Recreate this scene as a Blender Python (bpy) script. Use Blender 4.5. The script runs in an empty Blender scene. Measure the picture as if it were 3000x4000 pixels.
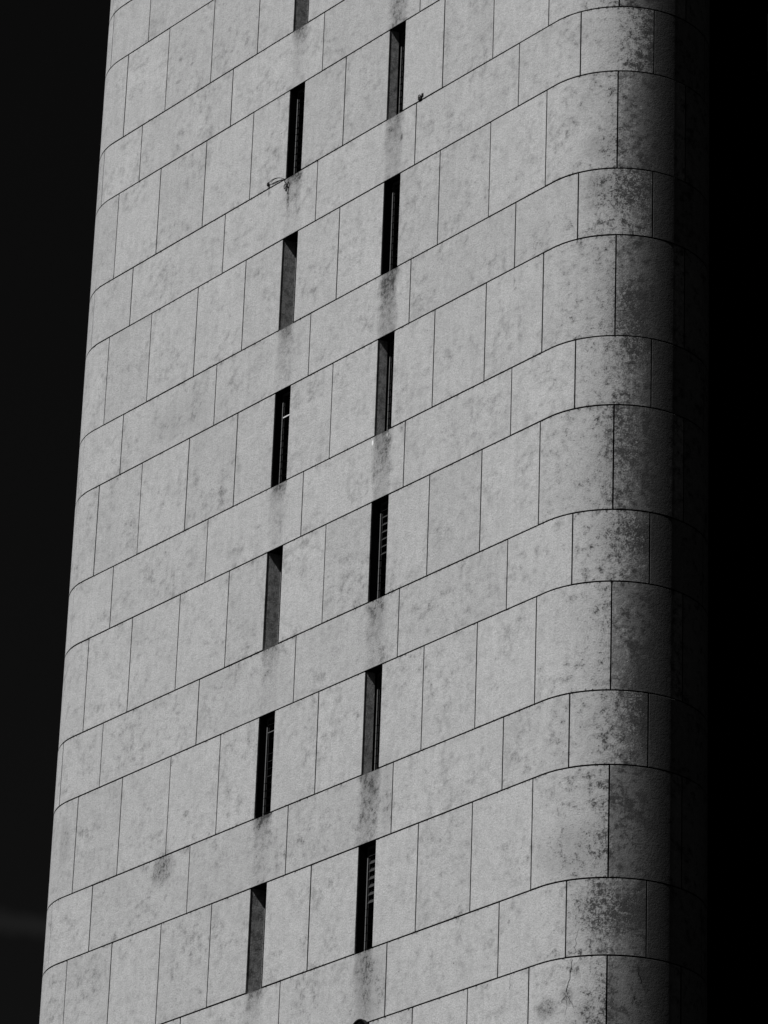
import bpy, math, random
from mathutils import Vector
random.seed(7)
C = bpy.context.scene.collection
SC = bpy.context.scene
# ------------------------------------------------------------------ metrics
P, HT = 3.1, 1.854            # storey height, height of the tall course
R, XR, XL = 1.4985, -0.3446, -13.4449
GZ = -43.97                   # ground
GAP, BK = 0.022, 0.032        # open joint width, depth of the joint
AL, AR, BL, BR = -7.799, -7.3435, -4.900, -4.4385
L = XR - XL
HALF = math.pi * R
U0, U1 = XL - HALF - L / 2, XR + HALF + L / 2
TJ = [-13.147, -11.7865, -10.335, -8.885, AL, AR, -6.141, BL, BR, -3.354, -2.003, -0.543, 0.866, 2.122]
SJ = [-13.8195, -12.506, -9.613, -6.8514, -4.0576, -1.289, 0.2004, 1.4717, 2.74]
def extend(j, step):
    j = list(j)
    while j[-1] + step < U1 - .3: j.append(j[-1] + step)
    while j[0] - step > U0 + .3: j.insert(0, j[0] - step)
    return [U0] + j + [U1]
TJ = extend(TJ, 1.42); SJ = extend(SJ, 1.35)
ROWS = range(-4, 13)
WROWS = range(-1, 9)          # storeys that carry slit windows

def surf(u, off=0.0):
    """point of the rounded plan at girth position u, off metres inside the face"""
    r = R - off
    if u > XR + HALF: return XR - (u - XR - HALF), 2 * R - off
    if u > XR:
        a = (u - XR) / R; return XR + r * math.sin(a), R - r * math.cos(a)
    if u < XL - HALF: return XL + (XL - HALF - u), 2 * R - off
    if u < XL:
        a = (XL - u) / R; return XL - r * math.sin(a), R - r * math.cos(a)
    return u, off

# ------------------------------------------------------------------ helpers
class MB:
    def __init__(s): s.v = []; s.f = []; s.m = []; s.uv = []; s.tone = []; s.t = 0.0
    def vert(s, x, y, z, uv=None):
        s.v.append((x, y, z)); s.uv.append(uv if uv else (x + y, z)); s.tone.append(s.t); return len(s.v) - 1
    def quad(s, pts, m=0, uvs=None):
        i = [s.vert(*p, uv=(uvs[k] if uvs else None)) for k, p in enumerate(pts)]
        s.f.append(i); s.m.append(m)
    def face(s, idx, m=0): s.f.append(list(idx)); s.m.append(m)
    def box(s, x0, x1, y0, y1, z0, z1, m=0):
        b = [s.vert(x, y, z) for z in (z0, z1) for y in (y0, y1) for x in (x0, x1)]
        for q in ((0, 2, 3, 1), (4, 5, 7, 6), (0, 1, 5, 4), (2, 6, 7, 3), (0, 4, 6, 2), (1, 3, 7, 5)):
            s.face([b[k] for k in q], m)
    def tube(s, pts, r, n=8, m=0, caps=True):
        pts = [Vector(p) for p in pts]; rings = []
        rr = r if isinstance(r, (list, tuple)) else [r] * len(pts)
        for i, p in enumerate(pts):
            d = (pts[min(i + 1, len(pts) - 1)] - pts[max(i - 1, 0)]).normalized()
            a = d.orthogonal().normalized() if i == 0 else (pa - d * pa.dot(d)).normalized()
            pa = a; b = d.cross(a)
            rings.append([s.vert(*(p + (a * math.cos(t) + b * math.sin(t)) * rr[i])) for t in [2 * math.pi * k / n for k in range(n)]])
        for A, B in zip(rings, rings[1:]):
            for k in range(n): s.face((A[k], A[(k + 1) % n], B[(k + 1) % n], B[k]), m)
        if caps: s.face(rings[0][::-1], m); s.face(rings[-1], m)
    def build(s, name, mats, origin=(0, 0, 0), parent=None, smooth=False, link=True):
        me = bpy.data.meshes.new(name)
        o = origin
        me.from_pydata([(x - o[0], y - o[1], z - o[2]) for x, y, z in s.v], [], s.f)
        for mt in (mats if isinstance(mats, (list, tuple)) else [mats]): me.materials.append(mt)
        me.polygons.foreach_set('material_index', s.m)
        uvl = me.uv_layers.new(name='UVMap')
        buf = []
        for lp in me.loops: buf += s.uv[lp.vertex_index]
        uvl.data.foreach_set('uv', buf)
        at = me.attributes.new('tone', 'FLOAT', 'POINT'); at.data.foreach_set('value', s.tone)
        if smooth:
            me.polygons.foreach_set('use_smooth', [True] * len(me.polygons))
            me.set_sharp_from_angle(angle=math.radians(25))
        me.update()
        ob = bpy.data.objects.new(name, me); C.objects.link(ob)
        if parent is not None:
            ob.parent = parent
            pl = world_of(parent); ob.location = (o[0] - pl[0], o[1] - pl[1], o[2] - pl[2])
        else: ob.location = o
        return ob
def world_of(o):
    v = Vector(o.location)
    while o.parent: o = o.parent; v += Vector(o.location)
    return v
def tag(o, label=None, cat=None, group=None, kind=None):
    if label: o['label'] = label
    if cat: o['category'] = cat
    if group: o['group'] = group
    if kind: o['kind'] = kind
    return o
def empty(name, loc):
    o = bpy.data.objects.new(name, None); C.objects.link(o); o.location = loc; o.empty_display_size = .5; return o

# ------------------------------------------------------------------ node helper
class NT:
    def __init__(s, nt): s.nt = nt; s.n = nt.nodes; s.l = nt.links
    def put(s, sock, v):
        if isinstance(v, bpy.types.NodeSocket): s.l.new(v, sock)
        elif v is not None: sock.default_value = v
    def M(s, op, a, b=None, c=None, clamp=False):
        n = s.n.new('ShaderNodeMath'); n.operation = op; n.use_clamp = clamp
        s.put(n.inputs[0], a); s.put(n.inputs[1], b)
        if c is not None: s.put(n.inputs[2], c)
        return n.outputs[0]
    def step(s, x, a, b, lo=0.0, hi=1.0):
        n = s.n.new('ShaderNodeMapRange'); n.interpolation_type = 'SMOOTHSTEP'
        s.put(n.inputs[0], x); n.inputs[1].default_value = a; n.inputs[2].default_value = b
        n.inputs[3].default_value = lo; n.inputs[4].default_value = hi
        return n.outputs[0]
    def vec(s, x, y, z=0.0):
        n = s.n.new('ShaderNodeCombineXYZ'); s.put(n.inputs[0], x); s.put(n.inputs[1], y); s.put(n.inputs[2], z); return n.outputs[0]
    def noise(s, v, scale, detail=2.0, rough=.5, dist=0.0):
        n = s.n.new('ShaderNodeTexNoise'); s.put(n.inputs['Vector'], v)
        n.inputs['Scale'].default_value = scale; n.inputs['Detail'].default_value = detail
        n.inputs['Roughness'].default_value = rough; n.inputs['Distortion'].default_value = dist
        return n.outputs['Fac']
    def grey(s, x):
        n = s.n.new('ShaderNodeCombineColor'); [s.put(n.inputs[k], x) for k in range(3)]; return n.outputs[0]
def mat(name):
    m = bpy.data.materials.new(name); m.use_nodes = True
    t = NT(m.node_tree); b = m.node_tree.nodes['Principled BSDF']; return m, t, b

# ------------------------------------------------------------------ materials
def patches(D, t, u, v, warp, lst):
    for (pu, pv, ru, rv, s) in lst:
        du = t.M('DIVIDE', t.M('SUBTRACT', u, pu), ru); dv = t.M('DIVIDE', t.M('SUBTRACT', v, pv), rv)
        d = t.M('SQRT', t.M('ADD', t.M('MULTIPLY', du, du), t.M('MULTIPLY', dv, dv)))
        d = t.M('ADD', d, warp)
        D = t.M('ADD', D, t.step(d, .35, 1.05, s, 0.0))
    return D
def concrete(reveal=False):
    m, t, b = mat('reveal_concrete' if reveal else 'weathered_concrete')
    uvn = t.n.new('ShaderNodeUVMap'); uvn.uv_map = 'UVMap'
    sp = t.n.new('ShaderNodeSeparateXYZ'); t.l.new(uvn.outputs[0], sp.inputs[0]); u, v = sp.outputs[0], sp.outputs[1]
    uv = t.vec(u, v)
    at = t.n.new('ShaderNodeAttribute'); at.attribute_name = 'tone'; tone = at.outputs['Fac']
    big = t.noise(uv, .9, 3, .55)
    mott = t.noise(uv, 6.0, 5, .7)
    mott2 = t.noise(t.vec(t.M('MULTIPLY', u, 1.4), v, 3.7), 15, 4, .75)
    streak = t.noise(t.vec(t.M('MULTIPLY', u, 7.0), t.M('MULTIPLY', v, .9)), 1.6, 3, .6)
    speck = t.noise(uv, 34, 3, .8)
    # clean tone
    base = t.M('ADD', .415, t.M('MULTIPLY', t.M('SUBTRACT', big, .5), .09))
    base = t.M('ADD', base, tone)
    base = t.M('ADD', base, t.M('MULTIPLY', t.M('SUBTRACT', streak, .5), .13))
    base = t.M('ADD', base, t.M('MULTIPLY', t.M('SUBTRACT', mott2, .5), .26))
    base = t.M('ADD', base, t.M('MULTIPLY', t.M('SUBTRACT', speck, .5), .70))
    fine = speck
    base = t.M('SUBTRACT', base, t.step(speck, .60, .70, 0.0, .10))
    base = t.M('ADD', base, t.step(speck, .40, .31, 0.0, .07))
    # soft cloudy blotches everywhere
    cloud = t.noise(t.vec(t.M('MULTIPLY', u, 1.3), v, 9.1), 1.9, 5, .68)
    mx3 = t.M('ADD', t.M('MULTIPLY', mott, .40), t.M('ADD', t.M('MULTIPLY', mott2, .30), t.M('MULTIPLY', cloud, .30)))
    D = t.M('MULTIPLY', t.M('MULTIPLY', t.step(mx3, .46, .64), t.step(big, .36, .62, .35, 1.25)), .33)
    D = t.M('ADD', D, t.M('MULTIPLY', t.step(t.M('ADD', t.M('MULTIPLY', mx3, .5), t.M('MULTIPLY', speck, .5)), .525, .61), .26))
    # fine dark specks; their growth round the right corner also paints its shade fall-off
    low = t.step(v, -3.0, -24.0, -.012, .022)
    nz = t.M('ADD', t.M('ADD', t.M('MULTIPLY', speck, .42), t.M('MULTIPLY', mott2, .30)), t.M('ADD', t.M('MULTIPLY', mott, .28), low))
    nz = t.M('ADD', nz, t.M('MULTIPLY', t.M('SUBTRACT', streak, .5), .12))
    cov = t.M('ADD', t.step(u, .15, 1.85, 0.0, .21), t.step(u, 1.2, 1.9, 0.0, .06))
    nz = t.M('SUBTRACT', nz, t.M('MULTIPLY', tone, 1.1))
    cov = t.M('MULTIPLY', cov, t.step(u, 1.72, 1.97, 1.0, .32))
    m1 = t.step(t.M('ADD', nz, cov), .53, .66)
    D = t.M('ADD', D, t.M('MULTIPLY', m1, t.M('ADD', t.step(u, -1.2, 1.4, .20, .68), t.M('SUBTRACT', t.step(u, 1.0, 1.75, 0.0, .27), t.step(u, 1.75, 2.0, 0.0, .45)))))  # corner darkens towards the terminator, then eases: shading put into the albedo
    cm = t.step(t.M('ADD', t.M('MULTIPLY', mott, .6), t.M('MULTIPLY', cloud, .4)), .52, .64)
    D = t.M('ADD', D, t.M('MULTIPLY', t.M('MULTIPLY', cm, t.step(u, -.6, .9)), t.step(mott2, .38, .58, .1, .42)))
    # run-off under the slit windows
    ph = t.M('MULTIPLY', t.M('FRACT', t.M('DIVIDE', v, -P)), P)
    row = t.M('FLOOR', t.M('DIVIDE', v, -P))
    tt = t.M('SUBTRACT', ph, HT)
    on = t.step(tt, -.012, .0)
    wv = t.M('MULTIPLY', t.M('SUBTRACT', t.noise(t.vec(t.M('MULTIPLY', u, 2.0), v), 3.0, 5, .65), .5), .34)
    for xc, hw, dec, tail, amp, sd in ((-7.56, .215, .22, .14, 1.7, 1.3), (-4.66, .225, .34, .38, 1.65, 5.1)):
        ax = t.M('ABSOLUTE', t.M('ADD', t.M('SUBTRACT', u, xc), wv))
        mx = t.step(ax, hw - .11, hw + .11, 1.0, 0.0)
        rn = t.step(t.noise(t.vec(row, sd), 3.1, 0), .3, .7, .55, 1.0)
        my = t.M('ADD', t.M('POWER', 2.718, t.M('DIVIDE', tt, -dec)), tail)
        rough = t.step(t.M('ADD', t.M('MULTIPLY', mott2, .55), t.M('MULTIPLY', mott, .45)), .42, .58, .60, 1.0)
        st = t.M('MULTIPLY', t.M('MULTIPLY', t.M('MULTIPLY', mx, t.M('MINIMUM', my, .85)), t.M('MULTIPLY', rough, rn)), amp)
        D = t.M('ADD', D, t.M('MULTIPLY', t.M('MULTIPLY', st, on), .72))
    # single weathered places
    warp = t.M('MULTIPLY', t.M('SUBTRACT', mott, .5), 2.6)
    brk = t.step(t.M('ADD', t.M('MULTIPLY', speck, .5), t.M('MULTIPLY', mott2, .5)), .40, .60, .25, 1.0)
    PD = patches(0.0, t, u, v, warp, PATCH)
    D = t.M('ADD', D, t.M('MULTIPLY', PD, brk))
    # thin dirt line under the joints
    jt = t.M('MINIMUM', ph, t.M('ABSOLUTE', tt))
    D = t.M('ADD', D, t.M('MULTIPLY', t.step(jt, .0, .09, 1.0, 0.0), t.step(mott2, .5, .7, .0, .30)))
    D = t.M('ADD', D, t.M('MULTIPLY', t.step(jt, .012, .032, 1.0, 0.0), t.step(mott2, .54, .62, .0, .85)))
    # pits
    vo = t.n.new('ShaderNodeTexVoronoi'); vo.inputs['Scale'].default_value = 3.4; t.l.new(uv, vo.inputs['Vector'])
    pit = t.step(t.M('ADD', vo.outputs['Distance'], t.M('MULTIPLY', t.M('SUBTRACT', speck, .5), .05)), .03, .05, 1.0, 0.0)
    sc = t.n.new('ShaderNodeSeparateColor'); t.l.new(vo.outputs['Color'], sc.inputs[0])
    pit = t.M('MULTIPLY', pit, t.step(sc.outputs[0], .55, .95))
    D = t.M('MINIMUM', t.M('ADD', D, t.M('MULTIPLY', pit, .6)), .955)
    col = t.M('ADD', t.M('MULTIPLY', base, t.M('SUBTRACT', 1.0, D)), t.M('MULTIPLY', .034, D))
    # limewash-pale drips at two sills
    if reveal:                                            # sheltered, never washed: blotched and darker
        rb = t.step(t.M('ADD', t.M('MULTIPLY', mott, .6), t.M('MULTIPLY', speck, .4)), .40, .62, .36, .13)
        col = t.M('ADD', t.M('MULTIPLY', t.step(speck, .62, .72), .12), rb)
    W = patches(0.0, t, u, v, t.M('MULTIPLY', t.M('SUBTRACT', speck, .5), 1.5), [(-4.93, -11.27, .03, .07, .45), (-4.54, -11.24, .018, .05, .3)])
    col = t.M('ADD', col, W)
    t.l.new(t.grey(t.M('MAXIMUM', col, .02)), b.inputs['Base Color'])
    b.inputs['Roughness'].default_value = .92; b.inputs['Specular IOR Level'].default_value = .15
    h = t.M('ADD', t.M('MULTIPLY', speck, .6), t.M('MULTIPLY', mott2, .9))
    bp = t.n.new('ShaderNodeBump'); bp.inputs['Strength'].default_value = 1.0; bp.inputs['Distance'].default_value = .011
    t.l.new(h, bp.inputs['Height']); t.l.new(bp.outputs[0], b.inputs['Normal'])
    return m
PATCH = [(.78, -8.45, .62, .50, .62), (.60, -7.62, .45, .30, .34), (1.02, -14.7, .55, .40, .34), (.96, -13.1, .35, .8, .30),
         (.27, -20.0, .75, .55, .34), (.89, -21.0, .62, .48, .50), (-.155, -22.45, .26, .20, .75), (.237, -22.30, .16, .16, .6),
         (.71, -22.6, .40, .35, .42), (-10.41, -17.56, .34, .40, .75), (-10.6, -8.75, 1.25, .45, .20), (-13.5, -16.3, .22, .5, .32),
         (1.10, -10.9, .40, .9, .30), (-4.2, -17.9, .16, 1.0, .22), (1.33, -17.5, .45, .9, .26), (-11.35, -.9, .10, .07, .6),
         (-11.39, -1.38, .12, .05, .5), (-10.97, -1.16, .07, .05, .5), (-9.8, -16.73, .09, .08, .6), (-7.70, -5.40, .055, .28, .6),
         (-8.28, -5.03, .05, .10, .6), (-4.45, -5.48, .05, .09, .7), (-4.4, -21.1, .42, .75, .34), (-.7, -9.0, .7, .5, .14)]
def plain(name, val, rough=.6, var=.25, scale=8, metal=0.0, spec=.3, bump=0.0):
    m, t, b = mat(name)
    g = t.n.new('ShaderNodeTexCoord')
    n = t.noise(g.outputs['Object'], scale, 5, .6)
    t.l.new(t.grey(t.M('MULTIPLY', val, t.M('ADD', 1 - var, t.M('MULTIPLY', n, 2 * var)))), b.inputs['Base Color'])
    b.inputs['Roughness'].default_value = rough; b.inputs['Metallic'].default_value = metal
    b.inputs['Specular IOR Level'].default_value = spec
    if bump:
        bp = t.n.new('ShaderNodeBump'); bp.inputs['Strength'].default_value = bump; bp.inputs['Distance'].default_value = .01
        t.l.new(n, bp.inputs['Height']); t.l.new(bp.outputs[0], b.inputs['Normal'])
    return m
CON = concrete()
RCON = concrete(True)
JOINT = plain('joint_sealant', .012, .9, .3, 20, spec=.05)
BLACK = plain('dark_interior', .002, .9, .2, 3, spec=.02)
SHADE_BLACK = plain('shade_black', .0015, .9, .3, 6, spec=.0)  # near-black that carries the shade of the dark jambs as colour
ALU = plain('weathered_aluminium', .12, .55, .25, 12, spec=.4)
BLADE = plain('obscured_glass', .042, .45, .3, 5, spec=.12)
DULL = plain('dull_channel_metal', .035, .7, .3, 12, spec=.15)
PALE = plain('pale_plastic', .62, .5, .1, 9)
STEEL = plain('rusted_black_steel', .012, .7, .4, 30, spec=.15)
RUBBER = plain('cable_rubber', .02, .7, .3, 30, spec=.15)
DGLASS = plain('black_curtain_glass', .0006, .12, .2, 1, spec=.25)
DWALL = plain('blackened_cladding', .0012, .7, .3, 2, spec=.03)
GROUND = plain('dark_ground', .012, .95, .4, .3, spec=.05)

# ------------------------------------------------------------------ tower
ORG = (-6.9, R, GZ)
tower = empty('concrete_tower', ORG)
tag(tower, 'pale concrete tower with rounded corners, jointed panels and two columns of slit windows', 'tower')
# (left edge, right edge, splay of the left jamb per metre, jamb depth, frame depth, jamb material)
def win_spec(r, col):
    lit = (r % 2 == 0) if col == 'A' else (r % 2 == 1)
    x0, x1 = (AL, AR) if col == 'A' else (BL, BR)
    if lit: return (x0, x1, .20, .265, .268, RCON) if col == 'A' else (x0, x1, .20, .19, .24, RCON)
    return (x0, x1, .32, .14, .145, SHADE_BLACK) if col == 'A' else (x0, x1, .32, .155, .160, SHADE_BLACK)  # unlit jambs: their shade is put into a black colour
wall = MB()
def panel(u0, u1, z0, z1, sl=None, sr=None):
    """one cladding panel with a small arris; sl / sr mark a side that is a window reveal"""
    g = GAP / 2 + random.uniform(-.0015, .0012); c = .004
    a0 = u0 if sl is not None else u0 + g; a1 = u1 if sr is not None else u1 - g
    if u0 == U0: a0 = u0
    if u1 == U1: a1 = u1
    zb, zt = z0 + g, z1 - g
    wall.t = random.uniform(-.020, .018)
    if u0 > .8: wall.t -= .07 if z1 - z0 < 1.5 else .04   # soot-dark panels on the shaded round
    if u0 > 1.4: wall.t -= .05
    curved = (u0 < XL) or (u1 > XR)
    n = max(1, int((u1 - u0) / .055)) if curved else 1
    us = [a0 + (a1 - a0) * k / n for k in range(n + 1)]
    o0 = random.uniform(-.0022, .0022)
    def col(u, off, z): x, y = surf(u, off + o0); return (x, y, z)
    # rings: outer face inset, arris, back
    rings = []
    for du, off, dz in ((c, 0, c), (0, c, 0), (0, BK + .004, 0)):
        uu = [min(max(q, a0 + du), a1 - du) for q in us]
        lo = [wall.vert(*col(q, off, zb + dz), uv=(q, zb + dz)) for q in uu]
        hi = [wall.vert(*col(q, off, zt - dz), uv=(q, zt - dz)) for q in uu]
        rings.append((lo, hi))
    (l0, h0), (l1, h1), (l2, h2) = rings
    for k in range(n):
        wall.face((l0[k], l0[k + 1], h0[k + 1], h0[k]), 0)
        wall.face((l1[k], l1[k + 1], l0[k + 1], l0[k]), 0); wall.face((h0[k], h0[k + 1], h1[k + 1], h1[k]), 0)
        wall.face((l2[k], l2[k + 1], l1[k + 1], l1[k]), 1); wall.face((h1[k], h1[k + 1], h2[k + 1], h2[k]), 1)
    wall.face((l1[0], l0[0], h0[0], h1[0]), 0); wall.face((l0[-1], l1[-1], h1[-1], h0[-1]), 0)
    wall.face((l2[0], l1[0], h1[0], h2[0]), 4 if sl is not None else 1); wall.face((l1[-1], l2[-1], h2[-1], h1[-1]), 4 if sr is not None else 1)
g = GAP / 2
for r in ROWS:
    zt = -P * r; zb = zt - HT; zn = zt - P
    win = r in WROWS
    for a, b in zip(TJ, TJ[1:]):
        if (a == AL or a == BL):
            if win: continue
            panel(a, b, zb, zt)
        else:
            panel(a, b, zb, zt, sl=1 if (win and a in (AR, BR)) else None, sr=1 if (win and b in (AL, BL)) else None)
    for a, b in zip(SJ, SJ[1:]): panel(a, b, zn, zb)
    # backing of the joints
    wall.t = 0
    def back(u0, u1, z0, z1):
        n = max(1, int((u1 - u0) / .08)) if (u0 < XL or u1 > XR) else 1
        for k in range(n):
            p, q = u0 + (u1 - u0) * k / n, u0 + (u1 - u0) * (k + 1) / n
            (xa, ya), (xb, yb) = surf(p, BK), surf(q, BK)
            wall.quad([(xa, ya, z0), (xb, yb, z0), (xb, yb, z1), (xa, ya, z1)], 1)
    breaks = [(U0, XL - HALF), (XL - HALF, XL), (XL, AL), (AL, AR), (AR, BL), (BL, BR), (BR, XR), (XR, XR + HALF), (XR + HALF, U1)]
    for a, b in breaks:
        back(a, b, zn, zb - g)
        if not (win and a in (AL, BL)): back(a, b, zb - g, zt)
        elif True:
            pass
    if win:
        for cn in 'AB':
            x0, x1, s, dj, df, lm = win_spec(r, cn)
            z0, z1 = zb - g, zt + g
            # the strip of backing above the opening belongs to the storey above (z1 sits in its joint)
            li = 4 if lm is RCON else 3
            dl = x0 + s * dj
            E = .62; c = .0045
            def q(a, b_, za, zb_, mi): wall.quad([(a[0], a[1], za), (b_[0], b_[1], za), (b_[0], b_[1], zb_), (a[0], a[1], zb_)], mi,
                                              [(a[0] + a[1], za), (b_[0] + b_[1], za), (b_[0] + b_[1], zb_), (a[0] + a[1], zb_)])
            q((x0, BK), (dl, dj), z0, z1, li)                     # left jamb
            q((dl, dj), (dl - .03, dj), z0, z1, 2)
            q((dl - .03, dj), (dl - .03, E), z0, z1, 2)
            q((x1, df + .04), (x1, BK), z0, z1, li)               # right jamb
            q((x1 + .15, E), (x1, df + .04), z0, z1, 2)
            q((dl - .03, E), (x1 + .15, E), z0, z1, 2)
            xa, xb = min(x0, dl - .03), x1 + .15
            for zz, fl in ((z0, 0), (z1, 1)):
                pts = [(x0, c), (x1, c), (x1, df + .04), (dl, df + .04)] if s < 0 else [(x0, c), (x1, c), (x1, df + .04), (dl, df + .04), (dl, dj)]
                if fl: pts = pts[::-1]
                ids = [wall.vert(px, py, zz, uv=(px, zz - .06 if not fl else zz)) for px, py in pts]
                wall.face(ids, 1 if fl else 0)
                wall.quad([(xa, df + .04, zz), (xb, df + .04, zz), (xb, E, zz), (xa, E, zz)], 2)
# hair cracks in the lower rounded corner
def crack(pts, w):
    w *= .62
    P2 = []
    for (a, b), (c_, d) in zip(pts, pts[1:]):
        for k in range(6):
            f = k / 6; P2.append((a + (c_ - a) * f + random.uniform(-.018, .018), b + (d - b) * f))
    P2.append(pts[-1])
    for i, (a, b) in enumerate(zip(P2, P2[1:])):
        w0 = w * (1 - .7 * i / len(P2)); w1 = w * (1 - .7 * (i + 1) / len(P2))
        q = []
        for (uu, zz, ww) in ((a[0], a[1], -w0), (a[0], a[1], w0), (b[0], b[1], w1), (b[0], b[1], -w1)):
            x, y = surf(uu + ww, -.0035); q.append((x, y, zz))
        wall.quad(q, 1)
crack([(.237, -22.25), (.30, -21.95), (.33, -21.74)], .009); crack([(.36, -21.66), (.37, -21.45), (.42, -21.25)], .005)
crack([(.237, -22.30), (.36, -22.52)], .008); crack([(.237, -22.30), (.10, -22.45)], .007); crack([(.24, -22.32), (.22, -22.6)], .005)
crack([(1.38, -22.1), (1.33, -21.85), (1.40, -21.7)], .007); crack([(1.25, -22.45), (1.28, -22.25), (1.38, -22.1)], .006)
crack([(-.98, -21.95), (-.97, -21.6)], .004)
wo = wall.build('wall', [CON, JOINT, BLACK, SHADE_BLACK, RCON], ORG, tower, smooth=True)
# shaft down to the ground under the last panelled storey, and the roof slab
ztop = -P * ROWS[0]; zlow = -P * (ROWS[-1] + 1)
def ring(off, z, mb, n=28):
    pts = []
    for k in range(n + 1): pts.append(surf(XR + HALF * k / n, off))
    for k in range(n + 1): pts.append(surf(XL - HALF * (1 - k / n), off))
    return [mb.vert(x, y, z) for x, y in pts]
m_ = MB(); A = ring(.0, GZ, m_); B = ring(.0, zlow, m_)
for k in range(len(A)): m_.face((A[k], A[(k + 1) % len(A)], B[(k + 1) % len(A)], B[k]))
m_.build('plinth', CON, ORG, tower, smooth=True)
m_ = MB(); A = ring(-.05, ztop, m_); B = ring(-.05, ztop + .3, m_)
for k in range(len(A)): m_.face((A[k], A[(k + 1) % len(A)], B[(k + 1) % len(A)], B[k]))
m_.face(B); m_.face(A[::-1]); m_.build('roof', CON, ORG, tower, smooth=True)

# ------------------------------------------------------------------ windows
FC, BC = {}, {}
def frame_mb(w):
    m = MB(); H = HT + GAP
    m.box(0, .020, 0, .035, 0, H)                       # outer stile
    m.box(.046, .053, .012, .04, .02, H - .02, 1)          # clip channel that holds the blades
    m.box(w - .020, w, 0, .035, 0, H)
    m.box(w - .053, w - .046, .012, .04, .02, H - .02, 1)
    m.box(.0205, w - .0205, .002, .034, H - .045, H - .001)
    m.box(.0205, w - .0205, .002, .034, .001, .05)
    return m
def blades_mb(w, g1, g2, brk):
    """thirteen louvre blades; slope g1 above the break, g2 below (degrees from the horizontal)"""
    m = MB(); H = HT + GAP; n = 13
    for k in range(n):
        z = .12 + k * (H - .24) / (n - 1)
        a = math.radians((g1 if k >= n - brk else g2) + random.uniform(-1.5, 1.5)); hc = .075; th = .003
        dy, dz = hc * math.cos(a), hc * math.sin(a); ny, nz = -math.sin(a) * th, math.cos(a) * th
        x0, x1 = .058, w - .058; yc = .03
        b = []
        for sgn in (-1, 1):
            for tt in (-1, 1):
                for x in (x0, x1): b.append(m.vert(x, yc + sgn * dy + tt * ny, z + sgn * dz + tt * nz))
        for qi, q in enumerate(((0, 1, 3, 2), (4, 6, 7, 5), (0, 4, 5, 1), (2, 3, 7, 6), (0, 2, 6, 4), (1, 5, 7, 3))): m.face([b[i] for i in q], 0 if qi in (2, 3) else 1)
    return m
TILT = {('A', 1): (27, 12, 5), ('A', 3): (30, 14, 6), ('A', 5): (34, 12, 8), ('B', 2): (27, 25.5, 4), ('B', 4): (48, 18, 7), ('B', 6): (55, 20, 7)}
for r in WROWS:
    for cn in 'AB':
        x0, x1, s, dj, df, lm = win_spec(r, cn)
        dl = x0 + s * dj; w = x1 - dl - .004
        o = (dl + .002, df, -P * r - HT - g)
        fk = (cn, r % 2)
        def shift(mb): mb.v = [(x + o[0], y + o[1], z + o[2]) for x, y, z in mb.v]; return mb
        if fk not in FC:
            fo = shift(frame_mb(w)).build('window', [ALU, DULL], o, tower); FC[fk] = fo
        else:
            fo = FC[fk].copy(); C.objects.link(fo); fo.parent = tower
            fo.location = (o[0] - ORG[0], o[1] - ORG[1], o[2] - ORG[2])
        g1, g2, bk = TILT.get((cn, r), (30, 16, 6))
        shift(blades_mb(w, g1, g2, bk)).build('louvre', [BLADE, SHADE_BLACK], o, fo)
        if (cn, r) in (('A', 3), ('A', 5)):
            k = 9.1 if r == 3 else 10.6
            zb_ = o[2] + .12 + k * (HT + GAP - .24) / 12
            q = MB(); y0 = o[1] - .052
            q.box(o[0] + .10, o[0] + w - .06, y0, y0 + .012, zb_ - (.011 if r == 3 else .007), zb_ + (.011 if r == 3 else .007))
            h = q.build('blade_stay', PALE if r == 3 else ALU, (o[0] + .1, y0, zb_), fo)

# ------------------------------------------------------------------ small things on the wall
def arc(p, q, sag, n=10, out=-.02):
    p, q = Vector(p), Vector(q); L_ = []
    for k in range(n + 1):
        f = k / n; v = p.lerp(q, f); v.z += sag * 4 * f * (1 - f); v.y += out * 4 * f * (1 - f); L_.append(tuple(v))
    return L_
q = MB()
q.tube(arc((-8.27, -.03, -4.86), (-7.80, -.012, -4.965), .055), .0062, 8)
q.tube(arc((-8.20, -.03, -4.875), (-7.90, -.02, -4.90), .02), .0055, 8)
q.tube(arc((-7.86, -.018, -4.93), (-7.73, -.02, -5.10), .02, 6), .0055, 8)
wire = q.build('loose_wire', RUBBER, (-8.27, -.01, -4.87), smooth=True)
tag(wire, 'thin dark loose wire curling out of the wall joint beside a dark slit window', 'wire')
q = MB(); q.tube([(-8.285, -.02, -4.835), (-8.29, -.03, -4.865), (-8.292, -.03, -4.90), (-8.288, -.02, -4.925)], [.009, .021, .023, .010], 10)
q.tube([(-8.285, .0, -4.87), (-8.285, -.02, -4.87)], .01, 8)
kn = q.build('wire_plug', RUBBER, (-8.285, -.02, -4.87), wire, smooth=True)
def loop(cx, cz, rx, rz, y, n=16, tilt=0.):
    return [(cx + rx * math.cos(t) * math.cos(tilt) - rz * math.sin(t) * math.sin(tilt), y, cz + rx * math.cos(t) * math.sin(tilt) + rz * math.sin(t) * math.cos(tilt)) for t in [2 * math.pi * k / n for k in range(n + 1)]]
q = MB(); q.tube([(-7.665, -.03, -5.075), (-7.70, -.03, -5.17), (-7.725, -.03, -5.255)], [.012, .011, .013], 10)
q.tube([(-7.70, .0, -5.17), (-7.70, -.03, -5.17)], .012, 8)
hk = q.build('wall_hook', STEEL, (-7.70, 0, -5.17), smooth=True)
tag(hk, 'small black steel hook with an eye, just below the end of the loose wire', 'hook')
q = MB(); q.tube(loop(-7.765, -5.135, .032, .045, -.03), .0075, 8, caps=False); q.build('eye', STEEL, (-7.765, -.03, -5.135), hk, smooth=True)
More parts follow.
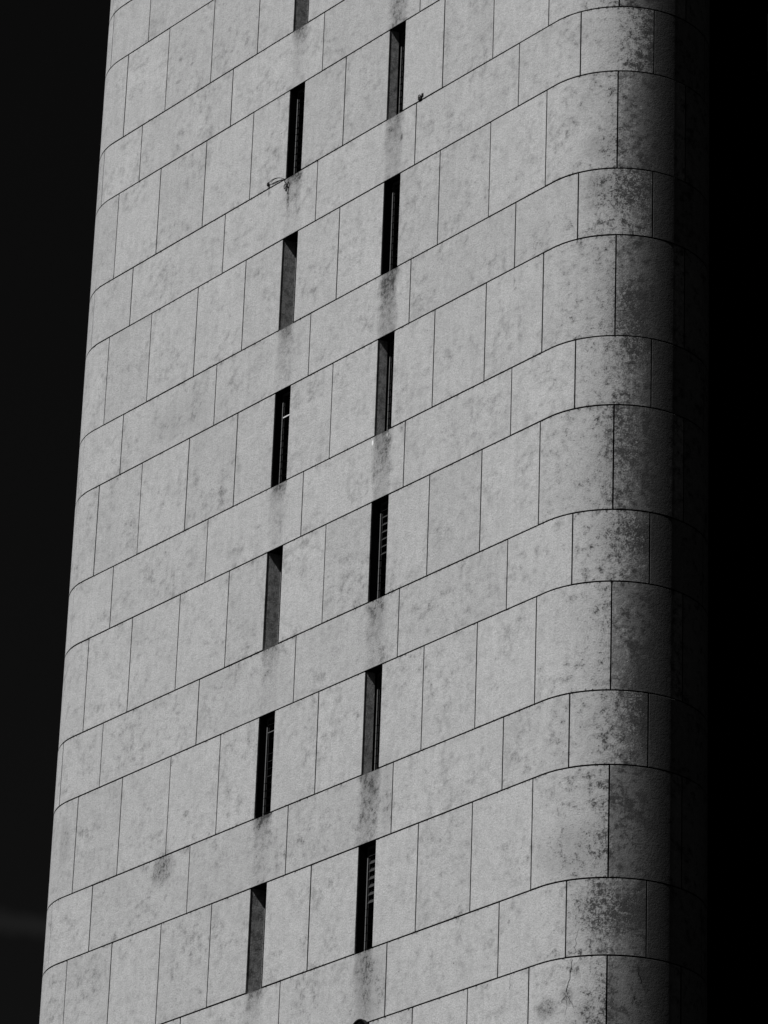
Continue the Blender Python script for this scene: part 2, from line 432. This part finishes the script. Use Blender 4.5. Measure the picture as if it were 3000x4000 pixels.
# clip beside the upper right window
q = MB(); q.box(-3.985, -3.90, -.03, -.002, -4.945, -4.885); q.box(-3.905, -3.865, -.022, -.004, -4.895, -4.845)
cl = q.build('wall_clip', STEEL, (-3.93, 0, -4.91))
tag(cl, 'small black metal clip on the concrete right of the topmost right-hand slit window', 'clip')
q = MB(); q.tube(loop(-3.965, -4.868, .028, .024, -.018), .008, 8, caps=False); q.build('ring', STEEL, (-3.965, -.018, -4.868), cl, smooth=True)
# round fan hood hanging in the head of the lowest window
fc = Vector((-4.655, -.02, -21.83)); fr = .215
q = MB()
def disc_ring(mb, c, ri, ro, y0, y1, n=36):
    R4 = []
    for (rr, yy) in ((ri, y0), (ro, y0), (ro, y1), (ri, y1)):
        R4.append([mb.vert(c[0] + rr * math.cos(2 * math.pi * k / n), yy, c[2] + rr * math.sin(2 * math.pi * k / n)) for k in range(n)])
    for a in range(4):
        A, B = R4[a], R4[(a + 1) % 4]
        for k in range(n): mb.face((A[k], A[(k + 1) % n], B[(k + 1) % n], B[k]))
disc_ring(q, fc, fr - .018, fr, -.055, .06)
fan = q.build('fan_hood', STEEL, tuple(fc), smooth=True)
tag(fan, 'round black fan hood in the lowest slit window at the very bottom', 'fan')
q = MB()
for k in range(5):
    a = k * 2 * math.pi / 5 + .4
    p = [(.03, -.25), (.19, -.22), (.19, .28), (.03, .25)]
    pts = [(fc[0] + rr * math.cos(a + da), .0 + .03 * da, fc[2] + rr * math.sin(a + da)) for rr, da in p]
    i = [q.vert(*v) for v in pts] + [q.vert(v[0], v[1] + .004, v[2]) for v in pts]
    q.face(i[:4]); q.face(i[7:3:-1])
    for e in range(4): q.face((i[e], i[e + 4], i[(e + 1) % 4 + 4], i[(e + 1) % 4]))
q.build('fan_blades', ALU, tuple(fc), fan)
q = MB(); q.tube([(fc[0], -.03, fc[2]), (fc[0], .05, fc[2])], .035, 14); q.tube([(fc[0] - fr + .012, -.02, fc[2]), (fc[0] + fr - .012, -.02, fc[2])], .008, 6)
q.build('motor', STEEL, tuple(fc), fan, smooth=True)

# ------------------------------------------------------------------ black building behind
BO = (11, 12, GZ)
bld = empty('dark_building', BO)
tag(bld, 'black unlit office block rising behind the right edge of the concrete tower', 'building')
bx0, bx1, by0, by1, bt = -8.5, 34, 3.35, 22, 14.
q = MB(); q.box(bx0, bx1, by0 + .25, by1, GZ, bt)
q.build('wall', DWALL, BO, bld)
for k in range(18):
    z = GZ + .4 + k * 3.2
    q = MB(); q.box(bx0 + .2, bx1 - .2, by0 + .18, by0 + .24, z + 1.0, z + 3.05)
    o = q.build('window', DGLASS, (bx0, by0 + .2, z + 1), bld)
q = MB()
for k in range(19):
    z = GZ + .4 + k * 3.2
    q.box(bx0, bx1, by0, by0 + .248, z - .15, z + .99)
q.build('floor_band', DWALL, BO, bld)

# ------------------------------------------------------------------ ground
q = MB(); N = 16; S = 4000
for i in range(N):
    for j in range(N):
        x, y = -S + 2 * S * i / N, -S + 2 * S * j / N; d = 2 * S / N
        q.quad([(x, y, GZ), (x + d, y, GZ), (x + d, y + d, GZ), (x, y + d, GZ)])
tag(q.build('ground', GROUND), kind='structure')

# ------------------------------------------------------------------ light
EL, AZ = math.radians(50), math.radians(5)
S_ = Vector((-math.sin(AZ) * math.cos(EL), -math.cos(AZ) * math.cos(EL), math.sin(EL)))
ld = bpy.data.lights.new('sun', 'SUN'); ld.energy = 4.9; ld.angle = math.radians(.5); ld.color = (1, 1, 1)
lo = bpy.data.objects.new('sun', ld); C.objects.link(lo); lo.rotation_euler = S_.to_track_quat('Z', 'Y').to_euler()
w = bpy.data.worlds.new('World'); SC.world = w; w.use_nodes = True
t = NT(w.node_tree); bg = w.node_tree.nodes['Background']
sky = t.n.new('ShaderNodeTexSky'); sky.sky_type = 'NISHITA'; sky.sun_disc = False
sky.sun_elevation = EL; sky.sun_rotation = math.pi + AZ; sky.altitude = 400; sky.dust_density = .4; sky.ozone_density = 2.0
sp = t.n.new('ShaderNodeSeparateColor'); t.l.new(sky.outputs[0], sp.inputs[0])
red = sp.outputs[0]                                        # black-and-white through a deep red filter
SKYK = .0034
tc = t.n.new('ShaderNodeTexCoord'); sx = t.n.new('ShaderNodeSeparateXYZ'); t.l.new(tc.outputs['Generated'], sx.inputs[0])
# a faint cirrus streak low over the horizon to the left
d0 = Vector((-.7938, .5173, .3199)); d1 = Vector((-.7881, .5266, .3189)); nrm = d0.cross(d1).normalized()
dt = t.n.new('ShaderNodeVectorMath'); dt.operation = 'DOT_PRODUCT'; t.l.new(tc.outputs['Generated'], dt.inputs[0]); dt.inputs[1].default_value = nrm
wn = t.noise(tc.outputs['Generated'], 60, 4, .6)
dd = t.M('ABSOLUTE', t.M('ADD', dt.outputs['Value'], t.M('MULTIPLY', t.M('SUBTRACT', wn, .5), .004)))
cl_ = t.M('MULTIPLY', t.step(dd, .0, .0042, 1.0, 0.0), t.step(t.noise(tc.outputs['Generated'], 9, 3, .5), .3, .7, .6, 1.2))
val = t.M('ADD', t.M('MULTIPLY', red, SKYK), t.M('MULTIPLY', cl_, .0085))
t.l.new(t.grey(val), bg.inputs['Color']); bg.inputs['Strength'].default_value = 1.0

# ------------------------------------------------------------------ camera
cd = bpy.data.cameras.new('camera'); co = bpy.data.objects.new('camera', cd); C.objects.link(co)
co.location = (46.74701, -40.51504, -42.3715); co.rotation_euler = (1.99725, -.0338, .88693)
cd.sensor_fit = 'VERTICAL'; cd.sensor_height = 24; cd.sensor_width = 18; cd.lens = 24 * 16591.76 / 4000
cd.clip_start = .5; cd.clip_end = 20000
SC.camera = co
SC.view_settings.view_transform = 'Standard'; SC.view_settings.look = 'None'; SC.view_settings.gamma = 1; SC.view_settings.exposure = 0
SC.cycles.max_bounces = 4
